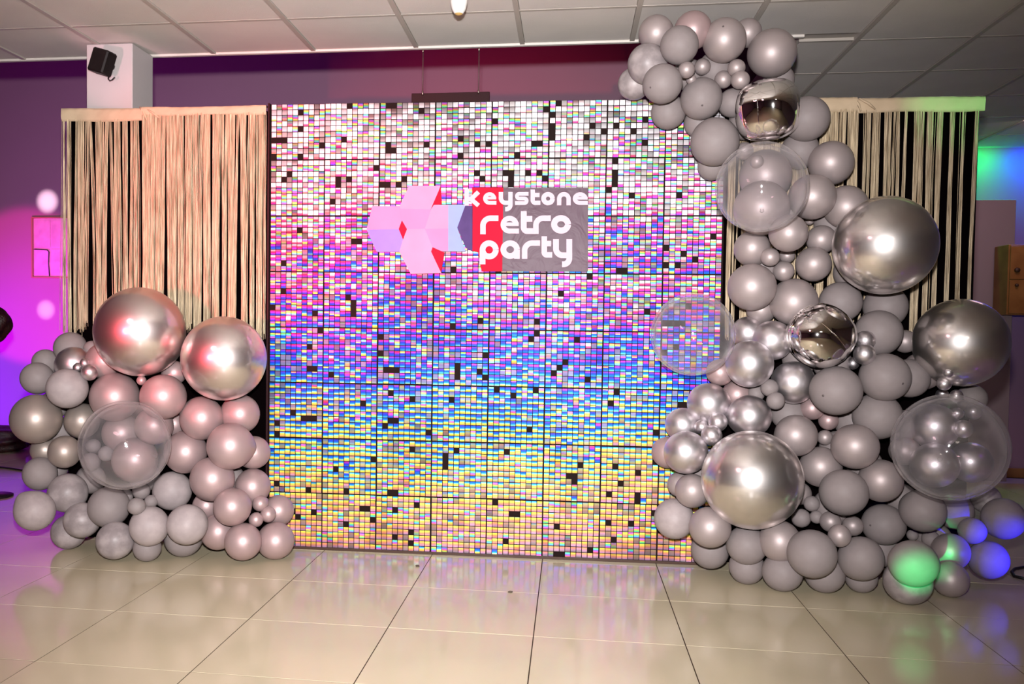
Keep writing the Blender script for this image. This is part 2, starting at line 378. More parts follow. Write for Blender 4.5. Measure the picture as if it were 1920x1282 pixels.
# shallow wall pier at the far right, under the coloured light
qp = on_plane(1906, 374, Vector((0, 1, 0)), FY1-0.24)
struct(boxobj('wall_pier', (qp.x-0.5, FY1-0.24, 0), (qp.x, FY1, qp.z), 'plaster_grey', None, 0.003))
def strip(name, loc, aim, power, color, sx):
    o = area(name, loc, aim, power, color, sx); o.data.shape = 'RECTANGLE'; o.data.size = sx; o.data.size_y = 0.04
# lamps up by the ceiling behind the pier line wash the wall above it
strip('wall_wash_green', (3.28, FY1-0.17, 2.80), (3.28, FY1-0.02, 2.5), 8.0, (0.0, 1, 0.10), 0.62)
strip('wall_wash_blue', (4.12, FY1-0.17, 2.80), (4.12, FY1-0.02, 2.45), 15.0, (0.0, 0.06, 1), 0.75)

# ---------------------------------------------------------------- shimmer wall
sw = empty('sequin_screen', W0, WANG)
tag(sw, 'tall holographic shimmer wall of small square sequins between the gold fringe curtains', 'backdrop')
WW, WH = NC*PU, NR*PZ+ZB
boxobj('backing_board', (-0.008, 0.012, 0), (WW+0.008, 0.045, WH), 'brown_plate', sw)
boxobj('side_trim', (-0.016, -0.004, 0), (-0.006, 0.05, WH+0.004), 'maroon_board', sw)
boxobj('base_strip', (-0.01, -0.012, 0), (WW+0.01, 0.0, 0.014), 'wood_dark', sw)

def sequin_arrays():
    """one slightly convex square sequin hanging from its top edge, local origin at the peg"""
    w2, h, nseg, arc = 0.0131, 0.0266, 4, math.radians(4.6)
    v, f, sm = [], [], []
    R = h/(2*arc)
    for k in range(nseg+1):
        s = k/nseg; a = (0.5-s)*2*arc
        z = -h*s; y = -(R*math.cos(a)-R*math.cos(arc))-0.0012
        v += [(-w2, y, z), (w2, y, z)]
    for k in range(nseg): f.append((2*k, 2*k+2, 2*k+3, 2*k+1)); sm.append(True)
    b0 = len(v)
    yf = -0.0012
    v += [(-w2, yf, 0), (w2, yf, 0), (w2, yf, -h), (-w2, yf, -h), (-w2, 0, 0), (w2, 0, 0), (w2, 0, -h), (-w2, 0, -h)]
    for q in ((0, 1, 5, 4), (1, 2, 6, 5), (2, 3, 7, 6), (3, 0, 4, 7), (4, 5, 6, 7)): f.append(tuple(b0+i for i in q)); sm.append(False)
    return np.array(v), f, sm
SV, SF, SS = sequin_arrays()
sme = bpy.data.meshes.new('sequin'); sme.from_pydata(SV.tolist(), [], SF); sme.polygons.foreach_set('use_smooth', SS); sme.materials.append(MATS['holographic_foil'])
rng = np.random.default_rng(11)
pm = bpy.data.meshes.new('panel'); bmp = bmesh.new(); box(bmp, (-0.1505, -0.002, -0.1515), (0.1505, 0.002, 0.1515)); bmp.to_mesh(pm); bmp.free(); pm.materials.append(MATS['brown_plate'])
SINGLE = {(3, 4), (3, 5), (4, 3)}
allv, allf, alls = [], [], []
pdat = {}
for pr in range(8):
    for pc in range(8):
        dy = rng.uniform(0.0, 0.007); dx = rng.normal(0, 0.0006); dz = rng.normal(0, 0.0005)
        tiltp = rng.normal(0, 0.010) + (0.0 if pr < 4 else rng.normal(0, 0.02))
        turnp = rng.normal(0, 0.012)
        pdat[pr, pc] = (dy, dx, dz, tiltp, turnp)
        p = link('panel', pm, None, sw); p.location = (pc*10*PU+5*PU+dx, 0.008-dy, ZB+pr*10*PZ+5*PZ+dz)
        holes = rng.random((10, 10)) < (0.022 if pr > 0 else 0.03)
        if rng.random() < 0.35:
            a, b = rng.integers(0, 8, 2); holes[a:a+rng.integers(1, 4), b] = True
        if rng.random() < 0.2:
            a, b = rng.integers(0, 8, 2); holes[a, b:b+rng.integers(2, 4)] = True
        for r in range(10):
            for c in range(10):
                if holes[r, c]: continue
                gz = pr*10+r; frac = gz/80
                sd = 0.016 if frac < 0.5 else 0.030 + 0.03*(frac-0.5)
                a = tiltp + rng.normal(0, sd) + (0.05*(rng.random()-0.5) if frac > 0.6 else 0)
                if rng.random() < 0.05: a += rng.normal(0, 0.12)
                t = turnp + rng.normal(0, 0.02)
                x = (pc*10+5+(c-4.5)*0.986)*PU+dx; z = ZB+(pr*10+5+(r-4.5)*0.986+0.5)*PZ-0.002+dz; y = 0.006-dy-0.0012
                a = max(min(a, 0.16), -0.16)
                y -= abs(math.sin(a))*0.0286 if a > 0 else 0
                if (pr, pc) in SINGLE:
                    o = link('sequin', sme, None, p)
                    o.location = (x-p.location.x, y-p.location.y, z-p.location.z); o.rotation_euler = (a, 0, t)
                else:
                    Mx = (Matrix.Rotation(t, 3, 'Z') @ Matrix.Rotation(a, 3, 'X'))
                    V = SV @ np.array(Mx).T + np.array((x, y, z))
                    n0 = len(allv)*len(SV)
                    allv.append(V); allf += [tuple(i+n0 for i in q) for q in SF]; alls += SS
me = bpy.data.meshes.new('sequins'); me.from_pydata(np.concatenate(allv).tolist(), [], allf); me.polygons.foreach_set('use_smooth', alls)
o = link('sequins', me, 'holographic_foil', sw); o['kind'] = 'stuff'

# ---------------------------------------------------------------- party sign on the shimmer wall
sg = empty('party_sign', W0, WANG)
tag(sg, 'pink folded-ribbon emblem and grey and red board reading keystone retro party', 'sign')
def zp(x, y):                     # measured on an enlarged view of the sign
    return wallpt(640+x*520/1920, 300+y*520/1920, 0.03)
def plate(name, poly, m, y0, y1, parent=sg, label=None):
    bm = bmesh.new(); pts = [zp(*p) for p in poly]
    A = [bm.verts.new((u, -y1, z)) for u, z in pts]; B = [bm.verts.new((u, -y0, z)) for u, z in pts]
    bm.faces.new(A); bm.faces.new(B[::-1]); n = len(A)
    for k in range(n): bm.faces.new((A[k], B[k], B[(k+1) % n], A[(k+1) % n]))
    bmesh.ops.recalc_face_normals(bm, faces=bm.faces)
    o = from_bm(name, bm, m, parent)
    if label: o['label'] = label
    return o
plate('board', [(1112, 192), (1708, 192), (1708, 770), (1105, 770)], 'grey_film', 0.018, 0.030, label='grey film covered board')
plate('red_strip', [(905, 190), (1122, 191), (1114, 770), (970, 770), (948, 640), (905, 628)], 'sign_red', 0.018, 0.032, label='red strip at the left of the board')
E_ = [('ribbon_fold', [(858, 316), (910, 315), (908, 632), (860, 606), (803, 466)], 'sign_indigo'),
      ('ribbon_fold', [(470, 178), (687, 180), (622, 342), (395, 337)], 'sign_pink'),
      ('ribbon_fold', [(687, 184), (696, 306), (636, 312), (616, 348)], 'sign_red'),
      ('ribbon_fold', [(215, 320), (404, 320), (420, 418), (398, 478), (175, 482)], 'sign_pink_deep'),
      ('ribbon_fold', [(175, 482), (398, 478), (428, 550), (402, 636), (245, 636)], 'sign_lavender'),
      ('ribbon_fold', [(395, 337), (622, 342), (578, 476), (455, 478), (420, 418)], 'sign_pink_deep'),
      ('ribbon_fold', [(455, 478), (578, 476), (632, 604), (622, 634), (402, 636), (428, 550)], 'sign_pink'),
      ('ribbon_diamond', [(420, 418), (455, 479), (428, 550), (398, 478)], 'sign_red'),
      ('ribbon_fold', [(622, 342), (640, 310), (740, 310), (740, 474), (578, 476)], 'sign_pink'),
      ('ribbon_fold', [(578, 476), (740, 474), (740, 632), (644, 632)], 'sign_pink_deep'),
      ('ribbon_fold', [(740, 310), (860, 310), (803, 467), (740, 470)], 'sign_blue'),
      ('ribbon_fold', [(740, 470), (803, 467), (860, 632), (740, 632)], 'sign_blue'),
      ('ribbon_fold', [(402, 636), (622, 634), (692, 782), (480, 787)], 'sign_pink'),
      ('ribbon_fold', [(632, 604), (714, 640), (690, 778), (622, 634)], 'sign_red')]
for k, (nm, poly, m) in enumerate(E_): plate(nm, poly, m, 0.018, 0.032+0.0006*(k % 4))

def stroke(bm, pts, wd, y0, y1):
    """flat band of width wd along a centre line given in enlarged-view units, square ends"""
    P = [Vector(p) for p in pts]; n = len(P); Lf, Rt = [], []
    for i, p in enumerate(P):
        d1 = (P[i]-P[i-1]).normalized() if i else (P[1]-P[0]).normalized()
        d2 = (P[i+1]-P[i]).normalized() if i < n-1 else d1
        d = (d1+d2).normalized(); q = Vector((-d.y, d.x)); k = 1/max(0.5, q.dot(Vector((-d1.y, d1.x))))
        Lf.append(p+q*wd/2*k); Rt.append(p-q*wd/2*k)
    def mk(lst, y): return [bm.verts.new((*[zp(v.x, v.y)[0]], -y, zp(v.x, v.y)[1])) for v in lst]
    a, b, c, d = mk(Lf, y1), mk(Rt, y1), mk(Lf, y0), mk(Rt, y0)
    for i in range(n-1):
        bm.faces.new((a[i], a[i+1], b[i+1], b[i])); bm.faces.new((c[i], d[i], d[i+1], c[i+1]))
        bm.faces.new((a[i], c[i], c[i+1], a[i+1])); bm.faces.new((b[i], b[i+1], d[i+1], d[i]))
    bm.faces.new((a[0], b[0], d[0], c[0])); bm.faces.new((a[-1], c[-1], d[-1], b[-1]))
def arc(cx, cy, rx, ry, a0, a1, n=18):     # degrees, counted clockwise on screen (y down)
    return [(cx+rx*math.cos(math.radians(a0+(a1-a0)*k/n)), cy+ry*math.sin(math.radians(a0+(a1-a0)*k/n))) for k in range(n+1)]
def letter(ch, x0, x1, yt, yb, wd, asc=0, desc=0):
    x0 += wd/2; x1 -= wd/2; yt += wd/2; yb -= wd/2
    cx, cy, rx, ry = (x0+x1)/2, (yt+yb)/2, (x1-x0)/2, (yb-yt)/2; h = wd/2
    S_ = []
    if ch == 'o': S_ = [arc(cx, cy, rx, ry, 0, 360, 30)]
    if ch == 'e': S_ = [arc(cx, cy, rx, ry, 0, -270, 26)+[(x1+h, yb)], [(x0, cy-wd*0.08), (x1+h*0.9, cy-wd*0.08)]]
    if ch == 'n': S_ = [[(x0, yb+h)]+arc(cx, yt+rx, rx, rx, 180, 360)+[(x1, yb+h)]]
    if ch == 'r': S_ = [[(x0, yb+h)]+arc(x0+rx*1.2, yt+rx*1.2, rx*1.2, rx*1.2, 180, 270)+[(x1+h, yt)]]
    if ch == 't': S_ = [[(x0, asc)]+arc(x0+rx, yb-rx, rx, rx, 180, 90)+[(x1+h, yb)], [(x0, yt), (x1+h*0.6, yt)]]
    if ch == 'a': S_ = [arc(cx, cy, rx, ry, 0, 360, 30), [(x1, cy), (x1, yb+h)]]
    if ch == 'p': S_ = [arc(cx, cy, rx, ry, 0, 360, 30), [(x0, cy), (x0, desc)]]
    if ch == 'y':
        S_ = [[(x0, yt-h)]+arc(x0+rx, yb-rx, rx, rx, 180, 90)+[(x1, yb)],
              [(x1, yt-h)]+arc(x1-rx*0.9, desc-h-rx*0.9, rx*0.9, rx*0.9, 0, 90)+[(x1-rx*1.1, desc-h)]]
    if ch == 's':
        q = ry/2
        S_ = [[(x1+h, yt)]+arc(x0+q, yt+q, q, q, 270, 90)+arc(x1-q, yb-q, q, q, -90, 90)+[(x0-h, yb)]]
    if ch == 'k': S_ = [[(x0, asc), (x0, yb+h)], [(x0, cy+2), (x0+rx*0.75, cy+2), (x1, yt-h)], [(x0+rx*0.75, cy+2), (x1, yb+h)]]
    bm = bmesh.new()
    for k, s in enumerate(S_): stroke(bm, s, wd*(0.62 if ch == 'e' and k else (0.86 if ch == 'e' else 1.0)), 0.031, 0.036+0.0004*k)
    bmesh.ops.recalc_face_normals(bm, faces=bm.faces)
    from_bm('letter', bm, 'sign_letter', sg)
for a in [('k', 853, 965, 222, 316, 30, 200), ('e', 980, 1074, 222, 312, 30), ('y', 1090, 1186, 222, 312, 30, 0, 356), ('s', 1203, 1296, 222, 312, 26),
          ('t', 1310, 1378, 228, 312, 30, 205), ('o', 1384, 1478, 222, 314, 32), ('n', 1493, 1588, 222, 314, 30), ('e', 1600, 1706, 222, 314, 32),
          ('r', 962, 1088, 384, 514, 38), ('e', 1100, 1230, 384, 512, 40), ('t', 1243, 1330, 388, 512, 40, 354), ('r', 1328, 1450, 384, 512, 38), ('o', 1452, 1590, 382, 510, 42),
          ('p', 958, 1090, 556, 688, 40, 0, 722), ('a', 1102, 1236, 556, 684, 40), ('r', 1250, 1376, 556, 684, 38), ('t', 1386, 1460, 560, 676, 38, 528), ('y', 1466, 1598, 548, 680, 40, 0, 742)]:
    letter(*a)

# ---------------------------------------------------------------- fringe curtains on black frames
def black_frame(name, u0, u1, label):
    e = empty(name, W0+WD*u0, WANG); W_ = u1-u0
    tag(e, label, 'frame')
    boxobj('backing_cloth', (0, 0.06, 0.005), (W_, 0.072, 2.432), 'black_cloth', e)
    for x in (0.012, W_-0.012): boxobj('post', (x-0.012, 0.072, 0), (x+0.012, 0.098, 2.43), 'black_cloth', e)
    boxobj('rail', (0, 0.072, 2.405), (W_, 0.098, 2.43), 'black_cloth', e)
    return e
black_frame('curtain_stand', -1.212, -0.022, 'black cloth covered frame behind the left gold fringe curtain')
black_frame('curtain_stand', WW+0.014, 3.712, 'black cloth covered frame behind the right gold fringe curtain')

def fringe_curtain(u0, u1, zh, n, gaps, seed, label, thick=0.0016, zbot=1.215, fold=None, lay=0.0):
    rg = random.Random(seed)
    e = empty('fringe_curtain', W0+WD*u0+WN*lay, WANG); W_ = u1-u0
    tag(e, label, 'curtain', 'gold fringe curtains')
    # cloth header, softly wrinkled, folded over the rail
    bm = bmesh.new(); NX = 60; rows = []
    for k in range(7):
        row = []
        for i in range(NX+1):
            x = W_*i/NX
            wob = 0.0018*math.sin(x*47+seed)+0.0014*math.sin(x*113+k*1.7+seed*2)+0.002*math.sin(x*21+k*0.9)
            z = 2.444-(2.444-zh)*k/5 if k < 6 else zh
            z += 0.002*math.sin(x*9+seed) if k < 5 else 0.003*math.sin(x*14+seed)
            y = -0.004-wob-0.004*math.sin(math.pi*min(k, 5)/5) if k < 6 else 0.006
            row.append(bm.verts.new((x, y, z)))
        rows.append(row)
    top = [bm.verts.new((W_*i/NX, 0.062, 2.446+0.002*math.sin(W_*i/NX*9+seed))) for i in range(NX+1)]
    for A, B in zip([top]+rows, rows):
        for i in range(NX): bm.faces.new((A[i], A[i+1], B[i+1], B[i]))
    bmesh.ops.recalc_face_normals(bm, faces=bm.faces)
    from_bm('header', bm, 'header_cloth', e, True)
    if fold is not None:
        bm = bmesh.new(); x = fold-u0
        for (a, b) in (((x-0.01, -0.014, 2.446), (x+0.03, -0.016, zh+0.002)), ((x+0.02, -0.013, 2.44), (x+0.10, -0.015, zh+0.012))):
            tube(bm, [a, ((a[0]+b[0])/2+0.006, -0.019, (a[2]+b[2])/2), b], [0.004, 0.007, 0.004], 6)
        from_bm('fold', bm, 'header_cloth', e, True)
    # strings
    vs, fs = [], []
    m = 10
    clump = [rg.uniform(0, W_) for _ in range(max(4, int(W_/0.022)))]
    cnt = 0
    while cnt < n:
        x = rg.uniform(0.002, W_-0.002)
        if rg.random() < gaps(x+u0): continue
        cnt += 1
        c = min(clump, key=lambda q: abs(q-x)); pull = rg.uniform(0.35, 0.85)
        ph = rg.uniform(0, 6.3); amp = rg.uniform(0.0005, 0.002); yy = rg.uniform(-0.012, 0.022)
        th = thick*rg.uniform(0.7, 1.4); zb_ = zbot+rg.gauss(0, 0.022)+0.03*math.sin((x+u0)*23)
        b0 = len(vs); loose = rg.random() < 0.05
        for k in range(m+1):
            s = k/m; z = zh+0.012-(zh+0.012-zb_)*s
            xx = x+(c-x)*pull*min(1, s*1.3)+amp*math.sin(ph+s*7)+(0.012*s*math.sin(ph) if loose else 0)
            y = yy*min(1, 0.3+s)+0.002*math.sin(ph*2+s*5)
            for q in range(3):
                an = q*2.094+ph
                vs.append((xx+th*math.cos(an), y+th*math.sin(an), z))
        for k in range(m):
            for q in range(3):
                q2 = (q+1) % 3; a = b0+k*3
                fs.append((a+q, a+q2, a+3+q2, a+3+q))
    me = bpy.data.meshes.new('fringe'); me.from_pydata(vs, [], fs)
    o = link('fringe', me, 'gold_fringe', e, True); o['kind'] = 'stuff'
    return e
def holes(lst, base=0.0, dens=0.97):
    def f(u):
        g = base
        for c, wd in lst:
            if abs(u-c) < wd: g = max(g, dens)
        return g
    return f
rgh = random.Random(5)
gA = [(-1.145, 0.016), (-1.075, 0.010), (-1.02, 0.014), (-0.965, 0.008), (-0.915, 0.012), (-0.86, 0.008), (-0.815, 0.009), (-0.745, 0.014), (-1.19, 0.006)]
gB = [(-0.62, 0.004), (-0.49, 0.005), (-0.40, 0.006), (-0.335, 0.008), (-0.26, 0.006), (-0.195, 0.009), (-0.13, 0.006), (-0.07, 0.005), (-0.03, 0.004), (-0.55, 0.003)]
gC = [(2.50, 0.012), (2.56, 0.006), (2.9, 0.005), (3.0, 0.004), (3.04, 0.004)]
gD = [(3.115, 0.016), (3.165, 0.007), (3.22, 0.014), (3.27, 0.006), (3.315, 0.012), (3.36, 0.02), (3.43, 0.008), (3.475, 0.012), (3.53, 0.016), (3.585, 0.02), (3.64, 0.026), (3.695, 0.012)]
fringe_curtain(-1.211, -0.728, 2.373, 270, holes(gA), 1, 'outer left gold fringe curtain with dark gaps, in front of the white column', fold=-0.735)
fringe_curtain(-0.735, -0.022, 2.398, 900, holes(gB), 2, 'dense pinkish fringe curtain joining the left side of the shimmer wall', lay=0.012)
fringe_curtain(WW+0.016, 3.085, 2.376, 700, holes(gC), 3, 'dense gold fringe curtain mostly behind the right balloon garland', lay=0.012)
fringe_curtain(3.06, 3.710, 2.372, 330, holes(gD), 4, 'sparse gold fringe curtain at the right, its header lit green', fold=3.075)

# ---------------------------------------------------------------- things on the ceiling and walls
sp = empty('box_speaker', (-2.612, 4.755, 2.700))
tag(sp, 'small tilted black box speaker on the white column', 'speaker')
bm = bmesh.new(); box(bm, (-0.058, -0.115, -0.066), (0.058, -0.035, 0.066), Matrix.Rotation(math.radians(18), 4, 'Y') @ Matrix.Rotation(math.radians(-14), 4, 'Z'), 0.008)
from_bm('cabinet', bm, 'black_plastic', sp)
tubeobj('bracket', [(0.0, 0.0, 0.0), (0.0, -0.03, 0.0), (0.0, -0.05, 0.0)], 0.02, 'black_plastic', sp)
tubeobj('cable_loop', [(0.012, -0.05, -0.062), (0.008, -0.055, -0.082), (0.018, -0.055, -0.094), (0.030, -0.05, -0.088), (0.032, -0.03, -0.07)], 0.004, 'cable_black', sp, 6)

lp = empty('light_bulb', (-0.55, 4.2, CZ))
tag(lp, 'white elongated light bulb hanging from the ceiling at the top edge', 'lamp')
bm = bmesh.new(); lathe(bm, [(0.041, 0.0), (0.042, -0.02), (0.040, -0.05), (0.034, -0.078), (0.024, -0.096), (0.018, -0.101)], 24); from_bm('bulb', bm, 'bulb_glass', lp, True)
bm = bmesh.new(); lathe(bm, [(0.019, -0.1005), (0.013, -0.106), (0.0, -0.108)], 24); from_bm('tip', bm, 'bulb_tip', lp, True)
bm = bmesh.new(); lathe(bm, [(0.055, 0.0), (0.055, -0.006), (0.043, -0.010), (0.043, 0.0)], 24); from_bm('collar', bm, 'white_paint', lp, True)

hs = empty('hanging_sign', (-0.70, 5.03, 2.575))
tag(hs, 'dark maroon board hung on two wires from the ceiling edge behind the shimmer wall', 'sign')
boxobj('board', (-0.225, -0.008, -0.32), (0.225, 0.008, 0.006), 'maroon_board', hs, 0.002)
for x in (-0.160, 0.162):
    tubeobj('wire', [(x, -0.012, 0.0), (x, -0.012, CZ-2.575)], 0.0030, 'dark_wire', hs, 6)
    tubeobj('clip', [(x, -0.014, -0.008), (x, -0.014, 0.016)], 0.0045, 'steel', hs, 8)
    tubeobj('clip', [(x, -0.014, CZ-2.575-0.026), (x, -0.014, CZ-2.575-0.001)], 0.0045, 'steel', hs, 8)

nb = empty('notice_frame', (-5.20, FY1, 1.675))
tag(nb, 'thin framed notice on the magenta-lit wall beside the left curtain', 'picture')
for nm, lo, hi in (('frame_bar', (-0.15, -0.03, 0), (-0.135, 0, 0.61)), ('frame_bar', (0.285, -0.03, 0), (0.30, 0, 0.61)), ('frame_bar', (-0.135, -0.03, 0), (0.285, 0, 0.015)), ('frame_bar', (-0.135, -0.03, 0.595), (0.285, 0, 0.61))):
    boxobj(nm, lo, hi, 'frame_wood', nb, 0.002)
boxobj('back_panel', (-0.135, -0.006, 0.015), (0.285, 0, 0.595), 'paper_pink', nb)
for lo, hi in (((-0.12, -0.011, 0.31), (0.045, -0.007, 0.58)), ((0.06, -0.011, 0.31), (0.26, -0.007, 0.58)), ((-0.125, -0.013, 0.02), (0.035, -0.009, 0.285)), ((0.06, -0.011, 0.03), (0.26, -0.007, 0.29))):
    boxobj('sheet', lo, hi, 'paper_pink', nb)
tubeobj('sheet_edge', [(-0.125, -0.016, 0.288), (0.02, -0.018, 0.28), (0.036, -0.018, 0.26), (0.03, -0.016, 0.15), (0.04, -0.016, 0.02)], 0.005, 'cable_black', nb, 6)

YC = FY1-0.49; qa = on_plane(1887, 590, Vector((0, 1, 0)), YC); qb = on_plane(1890, 458, Vector((0, 1, 0)), YC)
wc = empty('wooden_cabinet', (qa.x+0.275, YC, qa.z)); wc.scale = (1, 1, (qb.z-qa.z)/0.607)
tag(wc, 'brown wooden wall cabinet with dark knobs at the right picture edge', 'cabinet')
boxobj('carcass', (-0.275, 0.0, 0), (0.25, 0.24, 0.607), 'wood', wc, 0.003)
for z0, z1 in ((0.012, 0.298), (0.306, 0.595)): boxobj('door', (-0.265, -0.018, z0), (0.24, 0.0, z1), 'wood', wc, 0.003)
for x, z, r in ((-0.215, 0.385, 0.022), (-0.215, 0.255, 0.014), (-0.12, 0.545, 0.012)):
    bm = bmesh.new(); lathe(bm, [(0, 0.0), (r, 0.0), (r*0.9, 0.014), (0, 0.018)], 14); bmesh.ops.rotate(bm, verts=bm.verts, matrix=Matrix.Rotation(math.pi/2, 3, 'X')); bmesh.ops.translate(bm, verts=bm.verts, vec=(x, -0.018, z)); from_bm('knob', bm, 'wood_dark', wc, True)

# dark things cut by the left picture edge
def lumpy(name, loc, rad, m, seed, parent=None):
    bm = bmesh.new(); bmesh.ops.create_icosphere(bm, subdivisions=4, radius=1)
    rg = random.Random(seed); ks = [(Vector((rg.gauss(0, 1), rg.gauss(0, 1), rg.gauss(0, 1)))*4, rg.uniform(0, 6)) for _ in range(7)]
    for v in bm.verts:
        d = v.co.normalized(); s = 1+0.05*sum(math.sin(k.dot(d)+p) for k, p in ks)
        v.co = Vector((d.x*rad[0]*s, d.y*rad[1]*s, d.z*rad[2]*s))
    o = from_bm(name, bm, m, parent, True); o.location = loc; return o
p = CAMP+ray(-14, 606)*6.2
st = empty('ornament_stand', (p.x, p.y, 0)); tag(st, 'dark red rounded ornament on a stand, cut by the left picture edge', 'ornament')
lumpy('head', (0, 0, p.z), (0.115, 0.115, 0.13), 'dark_red', 4, st)
tubeobj('pole', [(0, 0, 0.02), (0, 0, p.z-0.08)], 0.012, 'cable_black', st)
bm = bmesh.new(); lathe(bm, [(0, 0.0), (0.13, 0.0), (0.13, 0.012), (0.02, 0.025), (0, 0.025)], 24); from_bm('foot', bm, 'cable_black', st, True)
p = on_plane(14, 842, Vector((0, 0, 1)), 0)
hp = lumpy('fabric_heap', (p.x-0.02, p.y-0.1, 0.10), (0.30, 0.2, 0.13), 'dark_red', 9)
tag(hp, 'low dark red crumpled heap on the floor at the left picture edge', 'fabric')
def floor_pts(lst, h=0.008): return [on_plane(x, y, Vector((0, 0, 1)), h) for x, y in lst]
tag(tubeobj('cable', floor_pts([(-30, 872), (20, 878), (60, 884), (110, 888), (150, 886)]), 0.008, 'cable_black'), 'thin black cable on the floor behind the left balloon pile', 'cable')
tag(tubeobj('cable', floor_pts([(1960, 1060), (1925, 1062), (1903, 1066), (1897, 1072), (1902, 1080), (1920, 1084), (1960, 1086)]), 0.008, 'cable_black'), 'looped dark cable on the floor at the right picture edge', 'cable')
for (x, y), lb in (((957, 1111), 'tiny dark scrap on the floor tiles in front of the shimmer wall'), ((783, 1062), 'tiny brown scrap on the floor close to the foot of the shimmer wall')):
    p = on_plane(x, y, Vector((0, 0, 1)), 0)
    tag(lumpy('scrap', (p.x, p.y, 0.004), (0.011, 0.009, 0.005), 'scrap', x), lb, 'scrap')

